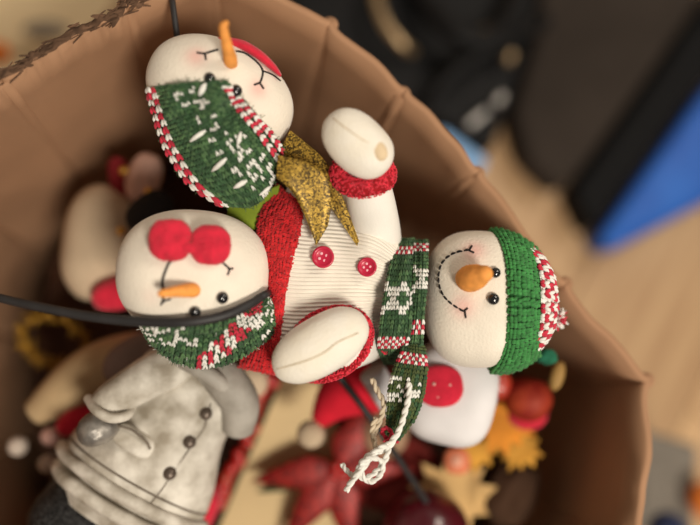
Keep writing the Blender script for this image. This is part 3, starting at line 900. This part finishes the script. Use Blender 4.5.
# ------------------------------------------------------------------ white resin figurine at the lower left
FG = thing('snowman_figurine', 'weathered white resin figurine in long buttoned coat with silver hand', 'figurine', V(140, 450, -150))
AX0 = (130, 490); AX1 = (206, 356)
dx, dy = AX1[0]-AX0[0], AX1[1]-AX0[1]; ll = math.hypot(dx, dy); ux, uy = dx/ll, dy/ll; qx, qy = -uy, ux      # q points to lower right
HC = -84
def coat(u, v):
    t = 2*PI*v
    hw = 78 - 20*u - 16*u*u + 3*math.sin(u*9)
    if u > .82: hw *= math.sqrt(max(.02, 1-((u-.82)/.19)**2))
    hd = hw*.66
    c, s = math.cos(t), math.sin(t)
    x = AX0[0] + dx*u + qx*hw*c; y = AX0[1] + dy*u + qy*hw*c
    # hem sags forward
    x -= ux*14*max(0, s)*(1-u)**2; y -= uy*14*max(0, s)*(1-u)**2
    h = HC + hd*s*(1 if s > 0 else .5)
    h += 2.5*nz(x*.05, y*.05, 1)
    if s > 0: h += 4*math.exp(-((c-.30)/.05)**2)*0 - 2.2*math.exp(-((c-.40)/.018)**2)
    return V(x, y, h)
mb = MB(); mb.grid(coat, 50, 160)
mb.add([coat(0, j/60) for j in range(60)], [tuple(range(60))]); mb.add([coat(1, j/60) for j in range(60)], [tuple(range(60))])
mb.build('coat', M_resin, FG, weld=.00003)
def coat_at(px, py):
    best = None
    for i in range(61):
        for j in range(61):
            u, v = i/60, .5*j/60
            p = coat(u, v); a, b = px_of(p); d = (a-px)**2+(b-py)**2
            if best is None or d < best[0]: best = (d, p)
    return best[1]
def hem_ring(u, extra, r, name, m):
    pts = []
    for j in range(97):
        t = j/96; p = coat(max(u, 0), t); c = coat(max(u, 0), 0).lerp(coat(max(u, 0), .5), .5)
        q = c + (p-c)*(1+extra)
        if u < 0: q = q + (V(AX0[0], AX0[1], HC)-V(AX1[0], AX1[1], HC))*(-u)
        pts.append(q)
    mb = MB(); mb.tube(pts, r*S0*1.1, 10)
    mb.build(name, m, FG)
hem_ring(.03, .03, 6.5, 'hem_band', M_resin); hem_ring(.115, .008, 1.0, 'hem_groove', M_groove)
hem_ring(-.09, -.06, 8, 'under_hem', M_resin)
mb = MB()
def skirt(u, v):
    p = coat(0, v); c = coat(0, 0).lerp(coat(0, .5), .5); s = (V(AX0[0], AX0[1], HC)-V(AX1[0], AX1[1], HC))
    return c + (p-c)*(.90-.1*u) + s*.22*u
mb.grid(skirt, 10, 96); mb.build('under_coat', M_resin, FG)
mb = MB()
fr = Frame(92, 530, -92, math.radians(30)); mb.blob(fr, 62, 40, 40, 3.0, 48, 24, lambda a, b, c: .05*nz(a*2, b*2, c*2))
mb.build('boots', M_blackglit, FG)
# sleeve, silver hand
limb('sleeve', [(178, 362, -60), (158, 372, -44), (134, 386, -36), (112, 400, -34), (102, 410, -36)], [24, 23, 21, 19, 17], M_resin, FG)
limb('sleeve', [(212, 368, -60), (228, 384, -52), (240, 404, -58), (238, 428, -72)], [20, 22, 21, 18], M_resindark, FG)
mb = MB(); fr = Frame(98, 428, -30, math.radians(-25)); mb.blob(fr, 21, 17, 16, 2.2, 40, 24, lambda a, b, c: .06*nz(a*2.5, b*2.5, c*2.5)); mb.build('hand', M_silver, FG)
mb = MB(); mb.blob(Frame(134, 441, -40, math.radians(30)), 23, 12, 7, 3, 30, 14); mb.build('pocket', M_resin, FG)
mb = MB(); mb.tube([coat_at(*p)+(CAM-coat_at(*p)).normalized()*S0*.6 for p in ((150, 506), (163, 488), (176, 470), (190, 450), (203, 428), (212, 404))], .7*S0, 8); mb.build('coat_front_seam', M_groove, FG)
for x, y in ((168, 473), (189.5, 443), (206, 412)):
    p = coat_at(x, y); fr = Frame(x, y, 0); fr.o = p; fr.k = S0*1.12
    mb = MB(); mb.blob(fr, 6.3, 6.3, 5, 2, 24, 16); mb.build('button', mat('bronze_paint', (.13, .10, .08), .35, .3, 300, .3, 80, metal=.4), FG)
mb = MB(); mb.tube([V(*p) for p in cr([(88, 398, -34), (96, 410, -14), (110, 418, -12), (126, 416, -20), (132, 408, -36)], 8)], 5*S0, 10); mb.build('sleeve_cuff', M_resin, FG)
mb = MB(); mb.tube([V(*p) for p in cr([(118, 426, -28), (132, 430, -30), (146, 442, -33), (150, 449, -36)], 8)], 1.3*S0, 8); mb.build('pocket_slit', M_groove, FG)
# grey scarf collar
mb = MB(); mb.tube([V(*p) for p in cr([(162, 352, -60), (182, 360, -36), (205, 372, -30), (228, 388, -40), (246, 404, -64)], 8)], 9*S0, 12); mb.build('collar', M_resindark, FG)

# ------------------------------------------------------------------ pile of blurred decorations
def blobthing(name, label, cat, px, py, h, rx, ry, rz, m, n=2.0, rot=0, group=None, amp=.03, parent=None):
    mb = MB(); fr = Frame(px, py, h, rot)
    mb.blob(fr, rx, ry, rz, n, 40, 24, lambda a, b, c: amp*nz(a*1.7+px, b*1.7, c*1.7))
    o = mb.build(name, m, parent, base=parent is None)
    if parent is None: tag(o, label, cat, group)
    return o
# white snowman with red round patch, below the lying doll's head
Wn = thing('snowman_plush', 'white plush snowman with round red cheek patch under the green hatted head', 'doll', V(450, 395, -125))
blobthing('body', '', '', 452, 394, -98, 44, 50, 38, mat('cool_white_plush', (.74, .72, .73), .9, .2, 600, .05, 40), 3.2, math.radians(12), parent=Wn)
blobthing('cheek_patch', '', '', 440, 386, -58, 23, 21, 7, M_redfelt, 2.4, parent=Wn, amp=.02)
for x, y in ((434, 384), (445, 394), (450, 385), (438, 397)):
    mb = MB(); mb.blob(Frame(x, y, -51), 1.6, 1.6, 1.5, 2, 12, 8); mb.build('bead', mat('pearl_bead', (.85, .55, .5), .2), Wn)
limb('under_arm', [(372, 372, -75), (384, 392, -84), (392, 410, -92)], [15, 15, 12], mat('pale_satin', (.60, .58, .60), .6), Wn)

# cream plush doll on the left
Ln = thing('plush_doll', 'blurred cream plush doll with red mitten against the left box wall', 'doll', V(102, 245, -250))
M_creamb = mat('cream_plush', (.54, .42, .29), .95, .3, 400, .08, 30)
blobthing('body', '', '', 102, 243, -190, 38, 58, 40, M_creamb, 2.6, math.radians(8), parent=Ln)
blobthing('mitten', '', '', 117, 294, -150, 25, 17, 18, M_redfelt, 2.2, math.radians(-12), parent=Ln)
blobthing('arm', '', '', 144, 178, -165, 17, 26, 16, mat('pink_cream_plush', (.66, .42, .34), .95), 2.2, math.radians(20), parent=Ln)
blobthing('scarf', '', '', 122, 182, -180, 12, 26, 14, mat('maroon_felt', (.22, .015, .02), .95, .4, 400), 2.2, math.radians(-15), parent=Ln)
M_goldbead = mat('gold_bead', (.85, .52, .12), .2, 0, 1, .05, 40, metal=.9)
for x, y, h, r, lb in ((124, 171, -150, 5, 'tiny gold bead on the maroon scarf of the cream plush doll'), (149, 192, -140, 5, 'tiny gold bead on the pinkish arm of the cream plush doll'), (121, 231, -140, 4.5, 'tiny gold bead on the cream belly beside the head with pompoms')):
    mb = MB(); mb.blob(Frame(x, y, h), r, r, r, 2, 18, 12); tag(mb.build('gold_bead', M_goldbead, base=True), lb, 'bead', 'gold beads by the cream doll')
blobthing('black_boot', 'black felt boot behind the head with red pompoms', 'boot', 150, 212, -120, 26, 18, 20, mat('black_felt', (.02, .018, .018), .9, .3, 300), 2.3, math.radians(-40))

# tan felt cone hat
mb = MB()
pts = [V(*p) for p in cr([(150, 345, -150), (120, 358, -150), (90, 375, -155), (60, 395, -160), (36, 412, -165)], 6)]
mb.tube(pts, [S0*1.25*(14+12*math.sin(PI*min(1, i/len(pts)*1.1))) for i in range(len(pts))], 24)
tag(mb.build('cone_hat', mat('tan_felt', (.50, .36, .20), .95, .3, 300, .12, 30), base=True), 'tan felt cone hat left of the white resin figurine', 'hat')
blobthing('shadow_shape', 'painted mauve grey hood behind the figurine sleeve', 'shade', 138, 358, -110, 36, 22, 18, mat('mauve_shade', (.24, .18, .16), .95, .3, 300), 2.3, math.radians(-30))  # solid added for a grey-purple shadow, the shade put into its colour
# gold tinsel ring
mb = MB(); rp_ = ell(55, 342, -190, 34, 22, .5, 0, 0, 48)
pp = [V(*p) for p in rp_]; pp = [p + Vector((random.gauss(0, 1), random.gauss(0, 1), random.gauss(0, 1)))*S0*2.5 for p in pp]; mb.tube(pp+[pp[0]], 1.6*S0, 6)
for k in range(420):
    p = random.choice(pp); d = Vector((random.gauss(0, 1), random.gauss(0, 1), random.gauss(0, 1))).normalized()*S0*random.uniform(5, 16)
    spindle(mb, p, p+d, .8*S0, d.orthogonal().normalized(), 0, 3)
tag(mb.build('tinsel_ring', mat('gold_tinsel', (.40, .22, .03), .35, 0, 1, .3, 90, metal=.6), base=True), 'gold tinsel ring in the dark corner left of the figurine', 'tinsel')
blobthing('red_felt_scrap', 'dark red felt piece beside the silver hand', 'felt', 82, 418, -150, 26, 14, 14, M_redfelt, 2.2, math.radians(-30))
blobthing('white_berry', 'pale berry in the dark lower left corner, left of the pair', 'berry', 18, 446, -170, 10, 10, 10, mat('pale_berry', (.55, .47, .40), .6), group='pale berries')
blobthing('white_berry', 'pale berry nearest the black boots of the figurine', 'berry', 47, 464, -160, 9, 9, 9, MATS['pale_berry'], group='pale berries')
blobthing('white_berry', 'pale pinkish berry just left of the silver hand', 'berry', 52, 436, -165, 11, 10, 10, mat('pink_berry', (.55, .33, .28), .6), group='pale berries')

# cream board with dark edge
def slab(name, pts, h, th, m, parent=None, hfn=None, bevel=.0008, smooth=False):
    mb = MB()
    mb.prism([V(x, y, h+(hfn(x, y) if hfn else 0)) for x, y in pts], [V(x, y, h-th+(hfn(x, y) if hfn else 0)) for x, y in pts])
    return mb.build(name, m, parent, base=parent is None, smooth=smooth, bevel=bevel)
o = slab('wooden_sign', [(285, 372), (335, 388), (345, 585), (205, 560)], -235, 14, mat('cream_paint', (.66, .50, .27), .7, .1, 100, .06, 20))
tag(o, 'cream painted wooden board under the red glitter poinsettia', 'board')
# red bead garland along the board
gar = thing('bead_garland', 'red bead garland running down the left edge of the cream board', 'garland', V(236, 450, -230))
M_rb = mat('red_bead', (.45, .015, .012), .3, 0, 1, .2, 40, spec=.6, coat=.5)
M_rb2 = mat('orange_red_bead', (.42, .035, .015), .45, 0, 1, .2, 40, spec=.6, coat=.5)
mb = MB(); gp = cr([(272, 378, -212), (262, 400, -210), (248, 432, -208), (232, 464, -206), (216, 496, -206), (200, 530, -206)], 8)
mb.tube([V(*p) for p in gp], 4*S0, 8); mb.build('cord', mat('dark_garland_cord', (.06, .02, .012), .9), gar)
for i in range(20):
    x, y, h = at(gp, (i+.5)/20); r = random.uniform(6.5, 8.5)
    mb = MB(); mb.blob(Frame(x+random.uniform(-6, 6), y+random.uniform(-2, 2), h+4), r, r, r, 2, 16, 10)
    mb.build('bead', random.choice((M_rb, M_rb, M_rb2)), gar)
o = slab('picture_frame_strip', [(262, 374), (276, 380), (206, 540), (186, 540)], -228, 8, mat('dark_wood', (.05, .022, .012), .6))
tag(o, 'dark wooden strip beneath the red bead garland', 'strip')

# red glitter poinsettia
M_rglit = glitter('red_glitter', (.12, .006, .005), (.42, .02, .014), 500, .25, .5)
poi = thing('poinsettia', 'red glitter poinsettia with pointed petals on the cream board', 'flower', V(335, 475, -225))
def petal(c, tip, w, h0, h1, m, name='petal'):
    cx, cy = c; tx, ty = tip; L_ = math.hypot(tx-cx, ty-cy); nx, ny = -(ty-cy)/L_, (tx-cx)/L_
    mb = MB()
    def fn(off):
        def g(u, v):
            ww = 1.15*w*min(1, .15+v*2.6)*max(0, 1-v)**.75
            x, y = cx+(tx-cx)*v + nx*ww*(u-.5)*2, cy+(ty-cy)*v + ny*ww*(u-.5)*2
            return V(x, y, h0+(h1-h0)*v - 6*(u-.5)**2*4*.6 + 6*math.sin(PI*v) + off)
        return g
    f, g = fn(0), fn(-2)
    mb.grid(f, 8, 16); mb.grid(g, 8, 16)
    for uu in (0, 1): mb.grid(lambda u, v, uu=uu: f(uu, v).lerp(g(uu, v), u), 1, 16)
    return mb.build(name, m, poi, weld=.00002)
for tip, w in (((252, 481), 21), ((283, 545), 22), ((352, 552), 22), ((418, 470), 22), ((372, 398), 22)):
    petal((338, 468), tip, w, -196, -206, M_rglit)
petal((300, 478), (256, 492), 10, -208, -214, mat('dark_green_leaf', (.012, .035, .010), .7), 'leaf')
for x, y in ((336, 466), (343, 472), (334, 474)):
    mb = MB(); mb.blob(Frame(x, y, -190), 6, 6, 6, 2, 14, 10); mb.build('stamen', M_rb, poi)

# little santa gnome with white pompom hat
gn = thing('santa_gnome', 'small gnome with bright red cone hat ending in white pompom', 'gnome', V(345, 395, -190))
limb('hat', [(372, 378, -150), (352, 388, -146), (334, 402, -142), (318, 422, -140)], [42, 36, 25, 10], mat('bright_red_felt', (.62, .012, .03), .95, .3, 300), gn)
mb = MB(); mb.blob(Frame(311, 434, -134), 14, 14, 13, 2, 30, 18, lambda a, b, c: .08*nz(a*4, b*4, c*4)); mb.build('pompom', M_creamb, gn)
blobthing('body', '', '', 398, 392, -165, 26, 24, 24, mat('dusty_red_felt', (.45, .05, .06), .95), 2.2, parent=gn)

# santa-faced ball and other bits under the tassel
blobthing('cloth_ball', 'beige cloth ball in shadow below the white yarn tassel', 'ball', 385, 430, -205, 24, 28, 20, mat('beige_cloth', (.42, .27, .17), .95, .3, 300))
blobthing('glass_bauble', 'dark maroon glass bauble at the bottom edge', 'bauble', 425, 533, -165, 44, 44, 40, mat('maroon_glass', (.075, .006, .012), .25, 0, 1, .2, 30, spec=.5, coat=.4))
blobthing('red_bauble', 'orange red apple bauble in front of the right box wall', 'bauble', 528, 399, -150, 24, 22, 20, mat('orange_red_gloss', (.22, .012, .008), .6, 0, 1, .3, 60, spec=.25, col2=(.40, .055, .018)))
blobthing('red_berry', 'smaller red berry left of the apple bauble', 'berry', 498, 384, -155, 14, 16, 13, M_rb2)
blobthing('red_pouch', 'crimson cloth pouch left of the apple bauble below the hat', 'pouch', 527, 414, -172, 20, 16, 12, M_redfelt)

blobthing('maroon_cloth', 'crumpled maroon cloth under the white yarn tassel', 'cloth', 392, 472, -244, 48, 40, 16, mat('maroon_cloth_mat', (.16, .018, .014), .95, .5, 120, .3, 60), 2.4, .4, amp=.14)
# leaves of autumn garland
def leafthing(cx, cy, s, rot, h, m, label):
    pts = []
    prof = [(0, -1.0), (.16, -.55), (.42, -.72), (.38, -.36), (.82, -.42), (.62, -.08), (.95, .12), (.45, .30), (.52, .62), (.12, .46), (0, .9)]
    full = prof + [(-x, y) for x, y in reversed(prof[1:-1])]
    c, sn = math.cos(rot), math.sin(rot)
    for x, y in full: pts.append((cx+s*(x*c-y*sn), cy+s*(x*sn+y*c)))
    o = slab('maple_leaf', pts, h, 2.5, m, hfn=lambda x, y: 10*nz(x*.04, y*.04, cx), bevel=0)
    tag(o, label, 'leaf', 'autumn maple leaves')
M_yl = mat('mustard_leaf', (.60, .30, .045), .85, .2, 200, .25, 40)
M_ol = mat('orange_leaf', (.62, .23, .025), .85, .2, 200, .25, 40)
M_tl = mat('tan_leaf', (.56, .36, .15), .85, .2, 200, .2, 40)
leafthing(455, 495, 50, .3, -200, M_tl, 'tan maple leaf right of the dark wire at the bottom')
leafthing(503, 424, 36, 1.9, -175, M_ol, 'orange maple leaf just left of the apple bauble')
leafthing(520, 448, 27, 3.6, -185, M_yl, 'mustard maple leaf below the crimson pouch')
leafthing(478, 446, 30, 5.0, -195, M_yl, 'mustard maple leaf below the white plush snowman')
# peppermint button on the tan leaf
pb = thing('peppermint_disc', 'small pink and red round disc on the tan maple leaf', 'disc', V(457, 460, -185))
fr = Frame(457, 461, -172)
mb = MB(); mb.blob(fr, 13, 13, 6, 2.6, 36, 14); mb.build('disc', mat('salmon_felt', (.66, .20, .10), .8), pb)
mb = MB(); mb.blob(fr, 6, 6, 3, 2.4, 24, 12, off=(0, 0, 5)); mb.build('centre', mat('pale_pink', (.72, .36, .25), .8), pb)
# small bits by the hat
blobthing('green_sprig', 'teal green felt sprig below the tip of the bright green hat', 'sprig', 547, 357, -70, 11, 8, 8, mat('teal_felt', (.015, .13, .07), .9, .4, 300), amp=.2)
blobthing('gold_cone', 'small gold cone hanging below the bright green hat', 'cone', 557, 376, -110, 7, 15, 7, mat('gold_cloth', (.34, .20, .06), .6), 2.2, .3)
blobthing('red_ribbon_scrap', 'dark red cloth between the figurine coat and garland', 'cloth', 200, 508, -150, 18, 26, 18, M_redfelt, 2.2, .4)
blobthing('pale_cloth', 'pale cloth bundle peeking above the bead garland', 'cloth', 246, 382, -150, 22, 18, 16, mat('pale_tan_cloth', (.60, .47, .33), .95), 2.2)
blobthing('brown_pinecone', 'dark brown pine cone in the shadow right of the tan leaf', 'pinecone', 512, 492, -215, 26, 34, 22, mat('pinecone_brown', (.06, .028, .014), .9, .8, 120), 2.2, .5, amp=.15)

# ------------------------------------------------------------------ things on the floor around the box
def floorprism(pts, z0, z1, mb=None):
    mb = mb or MB()
    top = [P(x, y, z1) for x, y in pts]
    mb.prism(top, [Vector((p.x, p.y, z0)) for p in top]); return mb
M_blk = mat('black_leather', (.004, .004, .0045), .6, .2, 80, .3, 20, spec=.2)
bag = thing('black_bag', 'black leather bag with metal rings on the floor beyond the box', 'bag', (P(455, 60, 0).x, P(455, 60, 0).y, 0))
floorprism([(240, -60), (300, 20), (380, 95), (434, 116), (494, 152), (512, 100), (535, 30), (545, -60), (400, -90)], .001, .05).build('body', M_blk, bag, smooth=False, bevel=.012)
def fl_tube(name, pts, r, m, parent):
    mb = MB(); mb.tube([P(*p) for p in cr(pts, 10)], r, 12); return mb.build(name, m, parent)
M_brass = mat('brass', (.45, .32, .18), .35, 0, 1, .1, 60, metal=.8)
M_steel = mat('steel', (.62, .60, .57), .3, 0, 1, .1, 60, metal=.8)
fl_tube('handle_ring', [(374, -20, .075), (378, 5, .08), (388, 28, .08), (404, 46, .075), (412, 52, .06)], .006, M_brass, bag)
fl_tube('strap', [(405, -30, .06), (440, 20, .085), (470, 40, .09), (500, 30, .08), (520, -20, .06)], .012, M_blk, bag)
fl_tube('strap', [(420, 120, .055), (445, 80, .085), (480, 55, .09), (520, 35, .08), (545, 20, .06)], .009, M_blk, bag)
fl_tube('zip_pull', [(482, 30, .085), (488, 38, .085), (496, 45, .08)], .006, M_brass, bag)
fl_tube('zip_pull', [(468, 126, .06), (478, 118, .06), (486, 112, .06)], .0045, M_steel, bag)
fl_tube('rivet', [(497, 103, .07), (499, 100, .07), (502, 96, .07)], .005, M_steel, bag)
fl_tube('rivet', [(507, 62, .07), (509, 58, .07), (511, 54, .07)], .006, M_brass, bag)
o = floorprism([(434, 132), (443, 126), (490, 160), (482, 170), (472, 170)], .001, .05).build('blue_case', mat('pale_blue_plastic', (.22, .42, .72), .4, 0, 1, .05, 20), base=True, smooth=False, bevel=.006)
tag(o, 'pale blue plastic case between the box rim and the black bag', 'case')
o = floorprism([(514, 108), (537, 32), (548, -70), (740, -70), (690, 20), (636, 96), (584, 168), (560, 190), (528, 158)], .001, .05).build('grey_cushion', mat('charcoal_fabric', (.036, .028, .023), .95, .3, 200, .25, 6, spec=.1), base=True, smooth=False, bevel=.014)
tag(o, 'dark charcoal fabric cushion on the floor at upper right', 'cushion')
o = floorprism([(574, 190), (590, 168), (645, 92), (730, -30), (790, -10), (696, 92), (640, 168), (594, 230)], .001, .05).build('black_folder', mat('black_plastic', (.003, .003, .0035), .7, 0, 1, .1, 20, spec=.15), base=True, smooth=False, bevel=.008)
tag(o, 'black plastic folder between the charcoal cushion and blue bag', 'folder')
mb = floorprism([(598, 238), (644, 174), (702, 94), (800, -10), (860, 120), (720, 196), (612, 252)], .001, .05)
o = mb.build('blue_bag', mat('blue_plastic', (.006, .07, .36), .42, .5, 14, .2, 9, col2=(.018, .14, .55)), base=True, smooth=False, bevel=.018)
tag(o, 'bright blue plastic bag on the wooden floor at right', 'bag')
o = floorprism([(640, 428), (700, 446), (694, 540), (620, 530)], .001, .10).build('grey_carton', mat('grey_board', (.17, .15, .125), .85, .1, 60), base=True, smooth=False, bevel=.006)
tag(o, 'grey carton standing on the floor right of the box', 'carton')
o = blobthing('navy_pouch', 'navy blue cloth pouch at the lower right beside the grey carton', 'pouch', 668, 534, -430, 20, 22, 14, mat('navy_cloth', (.02, .03, .08), .8))
o = blobthing('orange_toy', 'orange toy ball at the far lower right edge', 'toy', 704, 500, -520, 14, 18, 12, mat('orange_plastic', (.75, .20, .03), .5))
o = blobthing('orange_toy', 'orange toy ball on the floor at the far upper left edge', 'toy', -2, 53, -560, 12, 12, 12, MATS['orange_plastic'])
o = blobthing('grey_cloth', 'soft grey cloth on the floor beyond the torn rim', 'cloth', 46, 30, -618, 22, 9, 9, mat('grey_cloth_mat', (.30, .25, .19), .9))
mb = floorprism([(-110, 70), (-60, -60), (150, -60), (110, 10), (60, 60), (-20, 110)], .0005, .008)
tag(mb.build('lit_floor_mat', mat('lit_floor_cream', (.78, .60, .36), .9, .2, 60, .06, 12), base=True, smooth=False, bevel=.002), 'added pale cream mat brightening the shaded floor beyond the torn box rim', 'mat')  # added so the floor in the box's shadow reads bright
